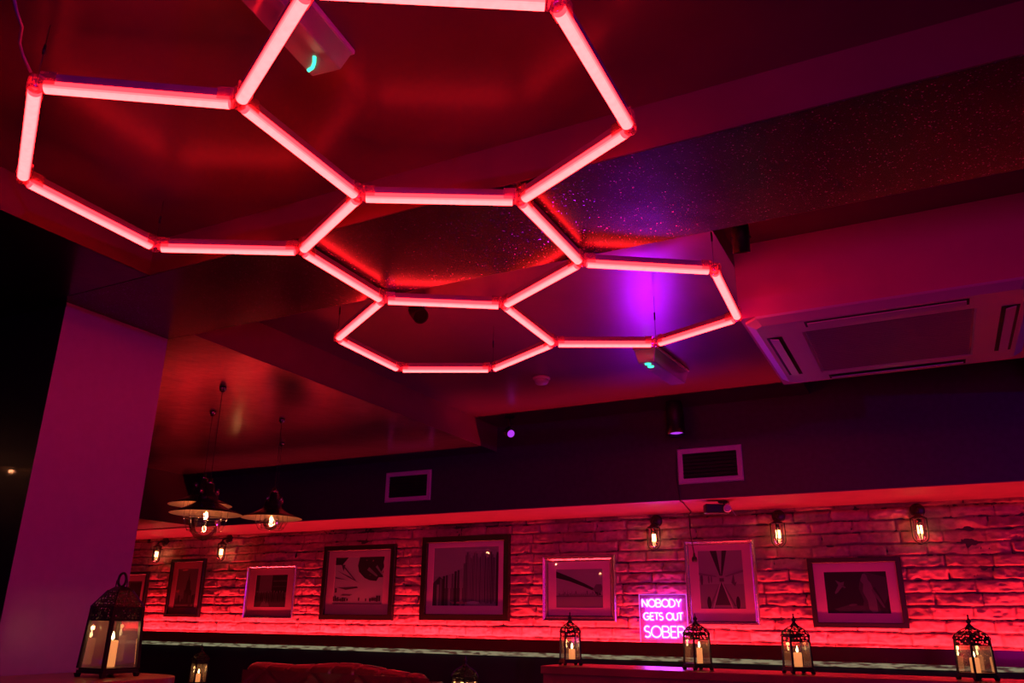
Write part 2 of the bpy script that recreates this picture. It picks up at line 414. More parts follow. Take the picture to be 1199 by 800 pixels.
# dado: panelled wall, gloss fascia, pale strip, LED strip behind the fascia
YD = 5.668
struct(box('wall_dado', XL, XR, YD+.012, YW-.002, 0, 1.045, dark_m))
struct(box('trim_5', XL, XR, YD-.006, YD+.012, 1.034, 1.122, fascia_m))
tag(MB().box(XL, 1.6, YD-.012, YD+.006, 1.006, 1.033).build('backlit_strip', pale_m), 'thin pale mottled backlit strip running under the dark red fascia along the brick wall', 'light strip')
tag(MB().box(XL+.02, 1.58, YD+.062, YD+.077, 1.052, 1.058).build('led_strip', led_m), 'red LED strip hidden on the ledge at the foot of the brick wall', 'light strip')

# ------------------------------------------------------------------ honeycomb light
VZ = 2.398
V = [(-1.691, .878), (-1.317, 1.134), (-1.337, 1.619), (-1.728, 1.825), (-2.146, 1.595), (-2.120, 1.127), (-.515, 1.169), (-.525, 1.639),
     (-.928, 1.840), (-.934, 2.311), (-1.349, 2.544), (-1.742, 2.299), (-.545, 2.568), (-.572, 3.066), (-.960, 3.229), (-1.363, 3.038),
     (-1.784, 3.259), (-2.198, 3.066), (-2.181, 2.578), (-.930, .925)]
EDG = [(0, 1), (1, 2), (2, 3), (3, 4), (4, 5), (5, 0), (1, 19), (19, 6), (6, 7), (7, 8), (8, 2), (8, 9), (9, 10), (10, 11), (11, 3),
       (9, 12), (12, 13), (13, 14), (14, 15), (15, 10), (15, 16), (16, 17), (17, 18), (18, 11)]
hexl = thing('honeycomb_light', (-1.3, 1.9, VZ), 'red glowing honeycomb of LED tubes hanging just under the dark ceiling', 'ceiling light')
O = Vector((-1.3, 1.9, VZ))
def half_tube(a, b):
    a = Vector(a); b = Vector(b); d = (b-a).normalized(); x = d.cross(Vector((0, 0, 1))).normalized()
    mb = MB(); n = 14; vs = []
    for p in (a, b):
        for k in range(n+1):
            an = -.62+(PI+1.24)*k/n; vs.append(p+x*.0150*math.cos(an)+Vector((0, 0, -.001-.0150*math.sin(an))))
    fs = [(k, k+1, n+2+k, n+1+k) for k in range(n)]+[tuple(range(n+1))[::-1], tuple(range(n+1, 2*n+2)), (0, n+1, 2*n+1, n)]
    return mb.add(vs, fs, 0, False)
for a, b in EDG:
    A = Vector((*V[a], VZ)); B = Vector((*V[b], VZ)); d = (B-A).normalized(); A2 = A+d*.022-O; B2 = B-d*.022-O
    t = half_tube(A2, B2).build('light_tube', tube_m, hexl)
    up = Vector((0, 0, .0185))
    MB().bar(A2-d*.004+up, B2+d*.004+up, .023, .020).build('tube_housing', housing_m, t)
nbr = {i: [] for i in range(len(V))}
for a, b in EDG: nbr[a].append(b); nbr[b].append(a)
for i, (x, y) in enumerate(V):
    mb = MB(); P = Vector((x, y, VZ))-O
    mb.rev([(.0, -.013), (.012, -.013), (.016, -.008), (.016, .022), (.0, .024)], 12, P)
    for j in nbr[i]:
        d = (Vector((*V[j], VZ))-Vector((x, y, VZ))).normalized(); xx = d.cross(Vector((0, 0, 1)))
        a = P+d*.012; b = P+d*.048
        for sx in (-1, 1): mb.bar(a+xx*.0175*sx+Vector((0, 0, .012)), b+xx*.0175*sx+Vector((0, 0, .012)), .0018, .034)
        mb.bar(a+Vector((0, 0, .029)), b+Vector((0, 0, .029)), .036, .0018)
    mb.build('connector', clear_pl, hexl)
for i in (0, 4, 6, 14, 16, 19, 12, 18):
    x, y = V[i]
    top = ZN if y < 1.8 else ZF
    if i == 4: top = ZN
    P = Vector((x, y, VZ+.02))-O; Q = Vector((x, y, top-.001))-O
    mb = MB().tube([P, Q], .0009, 5); mb.tube([P+(Q-P)*.45, P+(Q-P)*.62], .0035, 8)
    mb.build('hanging_wire', black_metal, hexl)
pts = [(-1.553, .700, 2.569), (-1.556, .712, 2.50), (-1.568, .742, 2.455), (-1.60, .775, 2.452), (-1.655, .805, 2.452), (-1.682, .832, 2.446), (-1.693, .862, 2.425)]
tag(MB().tube(pts, .0035, 8).build('power_cord', pbr('cord_sleeve', (.35, .2, .5), .4)), 'pale violet power cord dropping from the ceiling to the corner of the honeycomb light', 'cord')

# ------------------------------------------------------------------ air conditioner cassette
ac = thing('ceiling_air_conditioner', (-.05, 3.555, 2.398), 'large square white cassette air conditioner on the dropped ceiling box', 'air conditioner')
hx, hy = .505, .475
mb = MB()
def ring(mb, a, b, mi=0):            # a, b: (hx, hy, z, chamfer) rounded-corner rectangles bridged together
    def loop(hx, hy, z, c): return [(-hx+c, -hy, z), (hx-c, -hy, z), (hx, -hy+c, z), (hx, hy-c, z), (hx-c, hy, z), (-hx+c, hy, z), (-hx, hy-c, z), (-hx, -hy+c, z)]
    la = loop(*a); lb = loop(*b); mb.add(la+lb, [(i, (i+1) % 8, 8+(i+1) % 8, 8+i) for i in range(8)], mi)
ring(mb, (hx, hy, 0, .05), (hx, hy, -.010, .05)); ring(mb, (hx, hy, -.010, .05), (hx-.035, hy-.035, -.032, .03))
ring(mb, (hx-.035, hy-.035, -.032, .03), (.31, .31, -.034, .006)); ring(mb, (.31, .31, -.034, .006), (.303, .303, -.026, .006))
mb.build('panel', white_pl, ac)
g = MB(); g.box(-.303, .303, -.303, .303, -.029, -.02)
for k in range(30): y = -.29+k*.02; g.box(-.295, .295, y, y+.005, -.031, -.028)
g.build('intake_grille', white_dull, ac)
for k in range(4):
    M = Matrix.Rotation(k*PI/2, 4, 'Z'); hh = (hy if k % 2 == 0 else hx)
    y = -hh+.088
    s_ = MB().box(-.285, .285, y-.034, y+.026, -.0345, -.0325, 0, M).build('air_outlet', slot_black, ac)
    f = MB()
    f.hexa([M @ Vector(v) for v in ((-.275, y-.022, -.038), (.275, y-.022, -.038), (.275, y+.012, -.044), (-.275, y+.012, -.044))],
           [M @ Vector(v) for v in ((-.275, y-.022, -.034), (.275, y-.022, -.034), (.275, y+.012, -.040), (-.275, y+.012, -.040))])
    f.build('louver', white_pl, s_)

# ------------------------------------------------------------------ emergency lights
def emergency(name, loc, rz, label, L=.36, Wd=.115, H=.06, hazy=True):
    t = thing(name, loc, label, 'emergency light', rz=rz)
    MB().box(-L/2, L/2, -Wd/2, Wd/2, -.014, 0).build('base', white_pl, t, bevel=.004)
    d = MB()
    b = [(-L/2+.006, -Wd/2+.004), (L/2-.006, -Wd/2+.004), (L/2-.006, Wd/2-.004), (-L/2+.006, Wd/2-.004)]
    c = [(-L/2+.022, -Wd/2+.022), (L/2-.022, -Wd/2+.022), (L/2-.022, Wd/2-.022), (-L/2+.022, Wd/2-.022)]
    d.hexa([(x, y, -H) for x, y in c], [(x, y, -.014) for x, y in b])
    d.build('diffuser', emdiff, t, bevel=.004)
    i = MB(); i.box(-L/2+.03, L/2-.05, -.012, .012, -.03, -.0145); i.build('lamp_tray', white_pl, t)
    return t
emdiff = thin_glass('prismatic_diffuser', tint=(.9, .75, .8), refl=.10, rough=.12, haze=.45, hazecol=(.85, .75, .8))
e1 = emergency('ceiling_emergency_light', (-1.132, 1.045, ZN), math.radians(97), 'pink-lit emergency light batten with a bright green indicator above the honeycomb tubes', L=.44, Wd=.125, H=.068)
MB().tube([(.172, .034, -.0705), (.166, .018, -.0705), (.152, .004, -.0705), (.134, -.008, -.0700)], .0042, 8).build('indicator', green_led, e1)
l = bpy.data.lights.new('indicator_glow', 'POINT'); l.energy = .0010; l.color = (.05, 1, .5); l.shadow_soft_size = .01
lo = bpy.data.objects.new('indicator_glow', l); COL.objects.link(lo); lo.parent = e1; lo.location = (.155, .008, -.04)
e2 = emergency('ceiling_emergency_light', (-1.195, 4.12, ZF), math.radians(86), 'small emergency light with two green dots beyond the honeycomb tubes on the violet ceiling', L=.52, Wd=.13, H=.085)
for q, x in enumerate((-.215, -.165)):
    MB().rev([(0, -.006), (.016, -.004), (.017, 0), (0, .001)], 16, (x, .004*q, -.086)).build('indicator', green_led, e2)
# smoke detector
sd = thing('ceiling_smoke_detector', (-1.945, 4.16, ZF), 'round pale smoke detector on the ceiling beyond the smallest honeycomb cell', 'smoke detector')
MB().rev([(.052, 0), (.052, -.010), (.046, -.014)], 28).build('base', white_pl, sd)
MB().rev([(.042, -.0135), (.042, -.026), (.034, -.040), (.0, -.044)], 28).build('sensor_head', white_pl, sd)

# ------------------------------------------------------------------ ceiling spotlights
def spotlight(loc, aim, label, r=.034, L=.13, lit=False, drop=.05, name='ceiling_spotlight'):
    t = thing(name, loc, label, 'spotlight', 'black ceiling spotlights')
    MB().rev([(.035, 0), (.035, -.012), (.0, -.014)], 20).build('mounting_plate', black_sat, t)
    mb = MB().tube([(0, 0, -.01), (0, 0, -drop)], .008, 8)
    d = Vector(aim).normalized(); c = Vector((0, 0, -drop-.03))
    side = d.cross(Vector((0, 0, 1)));  side = side.normalized() if side.length > .05 else Vector((1, 0, 0))
    for s in (-1, 1): mb.bar(Vector((0, 0, -drop)), c+side*s*(r+.004), .012, .004)
    mb.build('bracket', black_sat, t)
    M = Matrix.Translation(c) @ d.to_track_quat('Z', 'Y').to_matrix().to_4x4()
    h = MB().rev([(r*.55, -L*.55), (r*.9, -L*.5), (r, -L*.3), (r, L*.5), (r*.9, L*.5), (r*.86, L*.42)], 24, M=M, cap=False)
    h.rev([(0, -L*.55), (r*.55, -L*.55)], 24, M=M, cap=False)
    hh = h.build('lamp_head', black_sat, t)
    MB().rev([(0, L*.42), (r*.88, L*.42)], 24, M=M, cap=False).build('lens', purple_lens if lit else slot_black, hh)
    return t
spotlight((-2.555, 4.93, ZF), (.62, -.62, -.34), 'small black spotlight with a violet lens near the dark ceiling corner', r=.030, L=.09, lit=True, drop=.09)
spotlight((-1.39, 5.02, ZF), (.06, -.10, -1), 'large black spotlight pointing straight down beside the right air vent', r=.056, L=.23, lit=True, drop=.08)
spotlight((-.455, 2.62, 2.714), (-.1, .35, -1), 'black spotlight above the left corner of the air conditioner box', r=.03, L=.10, drop=.16)
spotlight((-1.955, 2.85, ZF), (.5, -.3, -.5), 'black spotlight seen through the smallest cell of the honeycomb light', r=.036, L=.09, drop=.015)
spotlight((-1.64, .64, ZN), (.9, .35, -.15), 'dark spotlight cut by the top left edge of the photo', r=.034, L=.13, drop=.01)

# ------------------------------------------------------------------ vents and cables on the bulkhead
def vent(cx, cz, w_, h_, label):
    t = thing('wall_air_vent', (cx, YK, cz), label, 'air vent', 'air vents on the dark bulkhead'); b = .034
    f = MB()
    def loop(a, c, y): return [(-a, y, -c), (a, y, -c), (a, y, c), (-a, y, c)]
    ls = [loop(w_/2, h_/2, 0), loop(w_/2, h_/2, -.008), loop(w_/2-.006, h_/2-.006, -.013), loop(w_/2-b, h_/2-b, -.010), loop(w_/2-b, h_/2-b, -.001)]
    for A, B in zip(ls, ls[1:]): f.add(A+B, [(i, (i+1) % 4, 4+(i+1) % 4, 4+i) for i in range(4)])
    f.build('frame', white_pl, t)
    s = MB().box(-w_/2+b, w_/2-b, -.0015, -.0005, -h_/2+b, h_/2-b); s.build('duct_opening', slot_black, t)
    n = 7
    g = MB()
    for k in range(n):
        z = -h_/2+b+(k+.5)*(h_-2*b)/n; g.bar((-w_/2+b, -.004, z), (w_/2-b, -.004, z), .009, .0015, up=(0, .6, 1))
    g.build('grille_slats', black_sat, t)
vent(-1.228, 2.221, .42, .232, 'wide rectangular air vent with a pale frame above the tall silver framed picture')
vent(-3.571, 2.227, .42, .232, 'rectangular air vent with a dim frame on the bulkhead above the largest picture')
tag(MB().tube([(-1.415, YK-.004, 2.36), (-1.445, YK-.006, 2.30), (-1.452, YK-.005, 2.15), (-1.440, YK-.004, 2.03), (-1.437, YK-.004, 1.998), (-1.445, YK+.1, 2.000), (-1.52, YW-.09, 1.999), (-1.54, YW-.078, 1.985),
                (-1.538, YW-.078, 1.85), (-1.522, YW-.085, 1.74), (-1.518, YW-.085, 1.705)], .0035, 6).build('trailing_cable', black_sat), 'thin black cord hanging from the bulkhead down in front of the tall silver picture', 'cord')
tag(MB().rev([(0, .045), (.006, .045), (.008, .02), (.017, .014), (.020, -.005), (.016, -.016), (0, -.018)], 14, (-1.518, YW-.085, 1.672)).build('hanging_plug', black_sat), 'small black plug at the end of the cord before the tall silver picture', 'plug')
# little projector/camera under the bulkhead
cc = thing('ceiling_projector', (-1.19, 5.35, 2.004), 'black projector with a pale round lens fixed under the bulkhead between wall lamps', 'projector')
MB().box(-.03, .03, -.03, .03, -.012, 0).build('mounting_plate', black_sat, cc)
M = Matrix.Translation((0, 0, -.052)) @ Matrix.Rotation(.5, 4, 'Z')
MB().box(-.13, .03, -.035, .035, -.03, .03, 0, M).build('body', black_sat, cc, bevel=.008)
MB().bar((0, 0, -.01), (0, 0, -.03), .014, .014).build('stem', black_sat, cc)
M = Matrix.Translation((.03, -.045, -.052)) @ Vector((.35, -1, -.15)).to_track_quat('Z', 'Y').to_matrix().to_4x4()
MB().rev([(0, -.01), (.024, -.01), (.026, .012), (.018, .018), (0, .012)], 18, M=M).build('lens', white_pl, cc)
MB().bar((.035, -.05, -.02), (.085, -.06, -.105), .005, .002).build('tab', white_pl, cc)
# dome camera on the left bulkhead
dc = thing('ceiling_dome_camera', (-6.10, 4.75, 2.012), 'small shiny dome camera beside the pillar, left of the pendant lamps', 'camera')
MB().rev([(.055, 0), (.055, -.02), (.05, -.025)], 20).build('base', white_pl, dc)
MB().rev([(.045, -.024), (.042, -.045), (.028, -.062), (0, -.070)], 20).build('dome', pbr('dome_plastic', (.3, .15, .2), .08, spec=1), dc)

# ------------------------------------------------------------------ wall lamps
def wall_lamp():
    t = thing('wall_sconce', (0, 0, 0), '', 'wall lamp', 'caged wall lamps along the brick wall')
    Mx = Matrix.Rotation(PI/2, 4, 'X')
    MB().rev([(.045, 0), (.045, .012), (.036, .020), (0, .022)], 24, M=Mx).build('wall_plate', black_metal, t)
    MB().tube([(0, -.02, 0), (0, -.06, 0), (0, -.085, -.012), (0, -.09, -.035)], .010, 10).build('arm', black_metal, t)
    y = -.09
    MB().rev([(.012, -.030), (.020, -.034), (.026, -.045), (.042, -.052), (.044, -.062), (0, -.062)], 20, (0, y, 0)).build('lamp_cap', black_metal, t)
    cg = MB(); r = .046
    for a in (0, PI/2):
        c, s = math.cos(a), math.sin(a); pts = [(c*r, y+s*r, -.055)]
        for k in range(13):
            an = PI*k/12; pts.append((c*r*math.cos(an), y+s*r*math.cos(an), -.165-.046*math.sin(an)))
        pts.append((-c*r, y-s*r, -.055)); cg.tube(pts, .0034, 6)
    cg.build('cage', black_metal, t)
    MB().rev([(.034, -.062), (.036, -.10), (.036, -.16), (.028, -.188), (.012, -.198), (0, -.200)], 20, (0, y, 0), cap=False).build('glass_jar', bglass, t)
    bb = MB().rev([(.012, -.062), (.012, -.085), (.009, -.09)], 12, (0, y, 0)).build('bulb_socket', black_metal, t)
    f = MB()
    for k in range(5):
        a = 2*PI*k/5; f.tube([(.012*math.cos(a), y+.012*math.sin(a), -.102), (.0125*math.cos(a+.3), y+.0125*math.sin(a+.3), -.152)], .0034, 6)
    f.build('filament', fil_m, t)
    l = bpy.data.lights.new('bulb_light', 'POINT'); l.energy = .024; l.color = (1, .38, .12); l.shadow_soft_size = .015
    o = bpy.data.objects.new('bulb_light', l); COL.objects.link(o); o.parent = t; o.location = (0, y, -.128)
    return t
wl = wall_lamp()
WL = [(-6.93, 1.967, 'caged wall lamp farthest left, beside the pillar'),
      (-6.05, 1.967, 'caged wall lamp between the tall tower print and the street print'),
      (-1.80, 1.955, 'caged wall lamp above the pink neon sign'),
      (-.932, 1.950, 'caged wall lamp on the bricks just right of the tall silver picture'),
      (-.072, 1.948, 'caged wall lamp farthest right, above the right edge of the dark photograph')]
for i, (x, z, lab) in enumerate(WL):
    if i == 0: wl.location = (x, YW-.016, z); wl['label'] = lab
    else: copy_tree(wl, (x, YW-.016, z), label=lab)

# ------------------------------------------------------------------ pictures
G = {}
def grey(v):
    k = round(v, 3)
    if k not in G: G[k] = pbr('print_tone', (v, v*.95, v*.96), .6)
    return G[k]
def picture(x0, x1, z0, z1, label, fm, bar, mount, depth, art, bg, group, bevel_in=False):
    w_, h_ = x1-x0, z1-z0; cx, cz = (x0+x1)/2, (z0+z1)/2; yb = YW-.025
    t = thing('framed_picture', (cx, yb, cz), label, 'picture', group)
    def loop(a, c, y): return [(-a, y, -c), (a, y, -c), (a, y, c), (-a, y, c)]
    f = MB(); a, c = w_/2, h_/2; D = -depth
    if bevel_in:   ls = [loop(a, c, 0), loop(a, c, D*.7), loop(a-.008, c-.008, D), loop(a-bar*.55, c-bar*.55, D*.8), loop(a-bar*.8, c-bar*.8, D*.45), loop(a-bar, c-bar, D*.5), loop(a-bar, c-bar, D*.2)]
    else:          ls = [loop(a, c, 0), loop(a, c, D+.003), loop(a-.003, c-.003, D), loop(a-bar+.004, c-bar+.004, D), loop(a-bar, c-bar, D+.005), loop(a-bar, c-bar, D*.2)]
    for A, B in zip(ls, ls[1:]): f.add(A+B, [(i, (i+1) % 4, 4+(i+1) % 4, 4+i) for i in range(4)])
    f.add(loop(a, c, 0), [(0, 3, 2, 1)])
    f.build('frame', fm, t)
    a2, c2 = a-bar, c-bar; am, cm = a2-mount[0], c2-mount[1]; mo = mount[2] if len(mount) > 2 else 0
    y1 = D*.25
    mc = MB(); A = loop(a2, c2, y1); B = [(x, y1, z+mo) for x, _, z in loop(am, cm, 0)]; Cc = [(x*.99, y1+.003, z) for x, _, z in B]
    mc.add(A+B, [(i, (i+1) % 4, 4+(i+1) % 4, 4+i) for i in range(4)]); mc.add(B+Cc, [(i, (i+1) % 4, 4+(i+1) % 4, 4+i) for i in range(4)])
    mc.build('mount', mat_card, t)
    mats = [grey(bg)]; p = MB(); yy = y1+.0028
    p.add([(-am, yy, -cm+mo), (am, yy, -cm+mo), (am, yy, cm+mo), (-am, yy, cm+mo)], [(0, 1, 2, 3)])
    lay = 0
    for tone, poly in art:
        lay += 1; mm = grey(tone)
        if mm not in mats: mats.append(mm)
        p.add([(-am+u*2*am, yy-.00012*lay, -cm+mo+v*2*cm) for u, v in poly], [tuple(range(len(poly)))], mats.index(mm))
    p.build('print', mats, t)
    gl = MB().add(loop(a2, c2, D*.45), [(0, 1, 2, 3)]); gl.build('glass', glass, t)
    return t
def rc(u0, v0, u1, v1): return [(u0, v0), (u1, v0), (u1, v1), (u0, v1)]
def ell(cx, cy, rx, ry, n=20, rot=0):
    o = []
    for k in range(n):
        a = 2*PI*k/n; x, y = rx*math.cos(a), ry*math.sin(a); o.append((cx+x*math.cos(rot)-y*math.sin(rot), cy+x*math.sin(rot)+y*math.cos(rot)))
    return o
GB = 'black framed pictures on the brick wall'; GS = 'silver framed pictures on the brick wall'
rnd = random.Random(3)
# far left, partly hidden
art = [(.06, rc(.35, 0, 1, .95)), (.2, [(.0, .2), (.4, .5), (.3, .9), (0, .8)]), (.15, [(.45, .55), (.62, .2), (.78, .3), (.6, .75)]), (.02, rc(0, 0, .5, .2))]
picture(-7.52, -7.075, 1.205, 1.680, 'dark framed picture half hidden behind the pillar and the large lantern', black_wood, .030, (.06, .06), .03, art, .16, GB)
# tower
art = [(.20, rc(0, 0, 1, .30)), (.07, [(.42, .05), (.78, .05), (.78, .42), (.70, .46), (.67, .66), (.62, .72), (.59, .92), (.56, .72), (.51, .66), (.48, .46), (.42, .42)])]
for k in range(12):
    u = k/12; hgt = .15+.25*rnd.random(); art.append((.05+.1*rnd.random(), rc(u, 0, u+.075, hgt)))
for k in range(14): art.append((.3*rnd.random(), rc(.03+.9*rnd.random(), .02, .1+.85*rnd.random(), .05+.07*rnd.random())))
art = [a for a in art if min(q[0] for q in a[1]) >= 0 and max(q[0] for q in a[1]) <= 1]
picture(-6.768, -6.305, 1.249, 1.790, 'tall black framed print of a dark pointed tower over city buildings', black_wood, .030, (.062, .060), .03, art, .24, GB)
# street
art = [(.04, rc(.52, .45, 1, 1)), (.12, rc(.55, .78, .98, .83)), (.10, rc(.55, .62, .98, .65)), (.10, rc(0, .0, 1, .30)), (.07, rc(0, .5, .12, 1)), (.22, [(.2, 0), (.5, 0), (.42, .3), (.3, .3)])]
for k in range(16): u = .03+k*.06; art.append((.03+.02*(k % 3), ell(u, .30+.03*rnd.random(), .026, .15+.05*rnd.random(), 10)))
for k in range(10): u = .08+k*.09; art.append((.28, ell(u, .46+.03*rnd.random(), .018, .03, 8)))
picture(-5.745, -5.157, 1.242, 1.704, 'silver and dark framed print of a crowded street between buildings', silver, .026, (.080, .065, .012), .032, art, .22, GS, True)
# white print with dark bird-like form
art = [(.05, [(.5, 1), (.47, .82), (.5, .68), (.62, .55), (.72, .50), (.86, .48), (.90, .56), (.99, .56), (.95, .68), (1, .78), (.98, .88), (1, 1)]),
       (.3, [(.70, .78), (.88, .60), (.86, .57), (.66, .72)]), (.35, [(.86, .82), (.98, .62), (.96, .61), (.83, .78)]), (.06, [(0, 1), (0, .84), (.15, .84), (.27, 1)]), (.12, [(.13, .84), (.18, .70), (.21, .84)]),
       (.16, [(.04, .72), (.32, .58), (.52, .44), (.30, .56)]), (.12, [(.06, .36), (.25, .30), (.50, .34), (.48, .37), (.20, .35)]), (.2, [(.02, .58), (.3, .50), (.02, .55)]),
       (.18, [(.14, .18), (.34, .17), (.4, .2), (.2, .21)]), (.10, rc(0, .0, .98, .015)), (.18, [(.2, .8), (.45, .5), (.43, .49), (.18, .78)]), (.14, rc(.03, .24, .07, .34))]
for a, b in ((0, .26), (.28, .31), (.52, .56), (.66, .69), (.74, .98)):
    u = a
    while u < b-.015:
        wq = .02+.02*rnd.random(); art.append((.04+.04*rnd.random(), rc(u, .05+.02*rnd.random(), min(u+wq, .99), .10+.08*rnd.random()))); u += wq*1.15
picture(-4.850, -4.085, 1.242, 1.860, 'black framed white print with a dark winged shape in its upper right corner', black_wood, .045, (.075, .070, .015), .035, art, .62, GB)
# city picture, largest
art = [(.34, rc(0, .5, 1, 1)), (.10, rc(0, 0, .5, .30)), (.05, [(0, 0), (.16, 0), (.16, .45), (.10, .50), (0, .38)])]
for k in range(11):
    u = .02+k*.045; hh = .30+.035*k+.12*rnd.random(); art.append(((.06, .28, .14, .03)[k % 4], rc(u, 0, u+.034, hh)))
for k in range(26):
    u = .5+k*.0185; art.append((.05+.16*rnd.random(), rc(u, .03+.04*rnd.random(), u+.013, .86+.06*math.sin(k))))
art += [(.5, ell(.63, .05, .10, .025, 16)), (.42, rc(.50, .93, .86, .955)), (.03, rc(.97, 0, 1, .9))]
picture(-3.812, -2.998, 1.248, 1.902, 'largest black framed picture, a hazy city print with reflections in its glass', black_wood, .048, (.055, .052, .012), .038, art, .30, GB)
# bridge
art = [(.26, rc(0, 0, 1, .28)), (.10, rc(0, .275, 1, .29)), (.015, [(0, .95), (0, .78), (.30, .68), (.6, .54), (.82, .42), (.87, .30), (.97, .33), (.90, .44), (.62, .62), (.3, .80)]),
       (.14, [(.78, .44), (.86, .60), (.97, .60), (1, .50), (.95, .36)]), (.16, rc(0, .29, 1, .31))]
for k in range(22): u = .06+.04*k; art.append((.14, rc(u, .3, u+.022, .33+.13*rnd.random() if k % 3 == 0 else .34+.03*rnd.random())))
for k in range(4): u = .16+.09*k; art.append((.13, [(u, .3), (u+.012, .3), (u+.006, .50-.02*k)]))
picture(-2.712, -2.122, 1.248, 1.726, 'silver framed print of a dark bridge girder sweeping down over a low skyline', silver, .046, (.060, .055), .035, art, .34, GS, True)
# symmetric view
art = [(.28, rc(0, 0, 1, .42)), (.04, [(.28, 1), (.47, .56), (.50, .56), (.43, 1)]), (.04, [(.50, .56), (.53, .56), (.66, 1), (.55, 1)]), (.10, rc(.46, .46, .56, .52)), (.16, [(.5, .5), (.20, .04), (.25, .04)]), (.14, [(.5, .5), (.80, .04), (.75, .04)]),
       (.07, [(.50, .46), (.32, .06), (.68, .06)]), (.5, [(.47, .44), (.27, .0), (.30, .0), (.49, .44)]), (.5, [(.53, .44), (.73, .0), (.70, .0), (.51, .44)]),
       (.03, ell(.20, .10, .045, .11)), (.03, ell(.84, .10, .045, .11)), (.10, ell(.06, .50, .03, .10)), (.16, ell(.22, .50, .02, .07)), (.14, ell(.28, .50, .015, .06)), (.12, [(.72, .44), (.78, .60), (.80, .44), (.84, .46), (.80, .38)]),
       (.22, [(0, .62), (.4, .56), (.4, .54), (0, .58)]), (.22, [(1, .66), (.6, .56), (.6, .54), (1, .62)])]
picture(-1.600, -1.107, 1.235, 1.802, 'tall silver framed print of a symmetric view with two dark wedges meeting', silver, .030, (.062, .060, .02), .034, art, .36, GS, True)
# figure picture
art = [(.05, [(.55, 0), (.60, .3), (.54, .6), (.58, .82), (.66, 1), (1, .85), (1, .45), (.84, .0)]), (.02, [(.86, 0), (.80, .3), (.74, .6), (.80, .62), (.90, .3), (.97, 0)]),
       (.15, [(.60, .86), (.58, .78), (.62, .70), (.60, .52), (.66, .30), (.67, .10), (.72, .02), (.80, .04), (.80, .3), (.77, .55), (.74, .72), (.70, .80), (.69, .90), (.66, .95), (.62, .94)]),
       (.10, [(.76, .60), (.84, .40), (.92, .14), (.89, .14), (.80, .36), (.74, .55)]),
       (.14, [(.18, .80), (.26, .74), (.32, .76), (.30, .66), (.26, .60), (.20, .50), (.16, .46), (.15, .50), (.19, .60), (.22, .68)]), (.10, [(.28, .70), (.34, .62), (.31, .60), (.27, .66)]),
       (.06, [(.12, .10), (.35, .20), (.60, .18), (.62, .06), (.2, .04)]), (.09, ell(.42, .20, .07, .03, rot=.2))]
picture(-.775, -.210, 1.232, 1.664, 'black framed dark photograph with a pale bending figure, lowest picture at the right', black_wood, .032, (.062, .056), .03, art, .012, GB)

# ------------------------------------------------------------------ neon sign
ns = thing('neon_sign', (-1.757, 5.742, 1.1225), 'pink glowing neon sign reading NOBODY GETS OUT SOBER against the brick wall', 'neon sign')
W2, H2 = .170, .315
MB().box(-W2, W2, .010, .014, 0, H2).build('backing_panel', neonpanel, ns)
e = MB()
for a, b in (((-W2, .012, 0), (-W2, .012, H2)), ((-W2, .012, H2), (W2, .012, H2)), ((W2, .012, H2), (W2, .012, 0))): e.bar(a, b, .0035, .0045)
e.build('lit_edge', acr_edge, ns)
def arc(cx, cy, rx, ry, a0, a1, n=12): return [(cx+rx*math.cos(math.radians(a0+(a1-a0)*k/n)), cy+ry*math.sin(math.radians(a0+(a1-a0)*k/n))) for k in range(n+1)]
LT = {'N': [[(0, 0), (0, 1), (.62, 0), (.62, 1)]], 'O': [arc(.42, .5, .42, .5, 90, 450, 24)],
      'B': [[(0, 0), (0, 1)], [(0, 1), (.3, 1)]+arc(.3, .76, .24, .24, 90, -90)+[(0, .52)], [(.3, .52)]+arc(.32, .26, .28, .26, 90, -90)+[(0, 0)]],
      'D': [[(0, 0), (0, 1), (.22, 1)]+arc(.22, .5, .44, .5, 90, -90)+[(0, 0)]], 'Y': [[(0, 1), (.3, .5), (.3, 0)], [(.3, .5), (.62, 1)]],
      'G': [arc(.42, .5, .42, .5, 50, 350)+[(.82, .46), (.45, .46)]], 'E': [[(.46, 1), (0, 1), (0, 0), (.46, 0)], [(0, .52), (.4, .52)]],
      'T': [[(0, 1), (.56, 1)], [(.28, 1), (.28, 0)]], 'S': [arc(.27, .75, .23, .25, 40, 270, 10)+arc(.27, .25, .25, .25, 90, -140, 10)],
      'U': [[(0, 1), (0, .3)]+arc(.28, .3, .28, .3, 180, 360)+[(.56, 1)]], 'R': [[(0, 0), (0, 1)], [(0, 1), (.3, 1)]+arc(.3, .75, .24, .25, 90, -90)+[(0, .5)], [(.25, .5), (.52, 0)]]}
ADV = {'N': .78, 'O': .94, 'B': .72, 'D': .80, 'Y': .70, 'G': .94, 'E': .58, 'T': .62, 'S': .62, 'U': .70, 'R': .6, ' ': .38}
def word(txt, x0, x1, z0, h_):
    tot = sum(ADV[c] for c in txt)-.1; sx = (x1-x0)/tot; mb = MB(); x = x0
    for c in txt:
        for st in LT.get(c, []):
            cl = (c == 'O')
            pts = [(x+px_*sx, 0, z0+pz*h_) for px_, pz in st]
            if cl: pts = pts[:-1]
            else:   # subdivide corners so the tube keeps its width
                q = []
                for A, B in zip(pts, pts[1:]):
                    A, B = Vector(A), Vector(B)
                    q += [A, A.lerp(B, .08), A.lerp(B, .92)] if (B-A).length > .012 else [A]
                pts = q+[Vector(pts[-1])]
            mb.tube(pts, .0052, 8, closed=cl)
        x += ADV[c]*sx
    mb.build('neon_lettering', neon_m, ns)
word('NOBODY', -.145, .135, .232, .050)
word('GETS OUT', -.138, .140, .146, .046)
word('SOBER', -.138, .145, .032, .072)
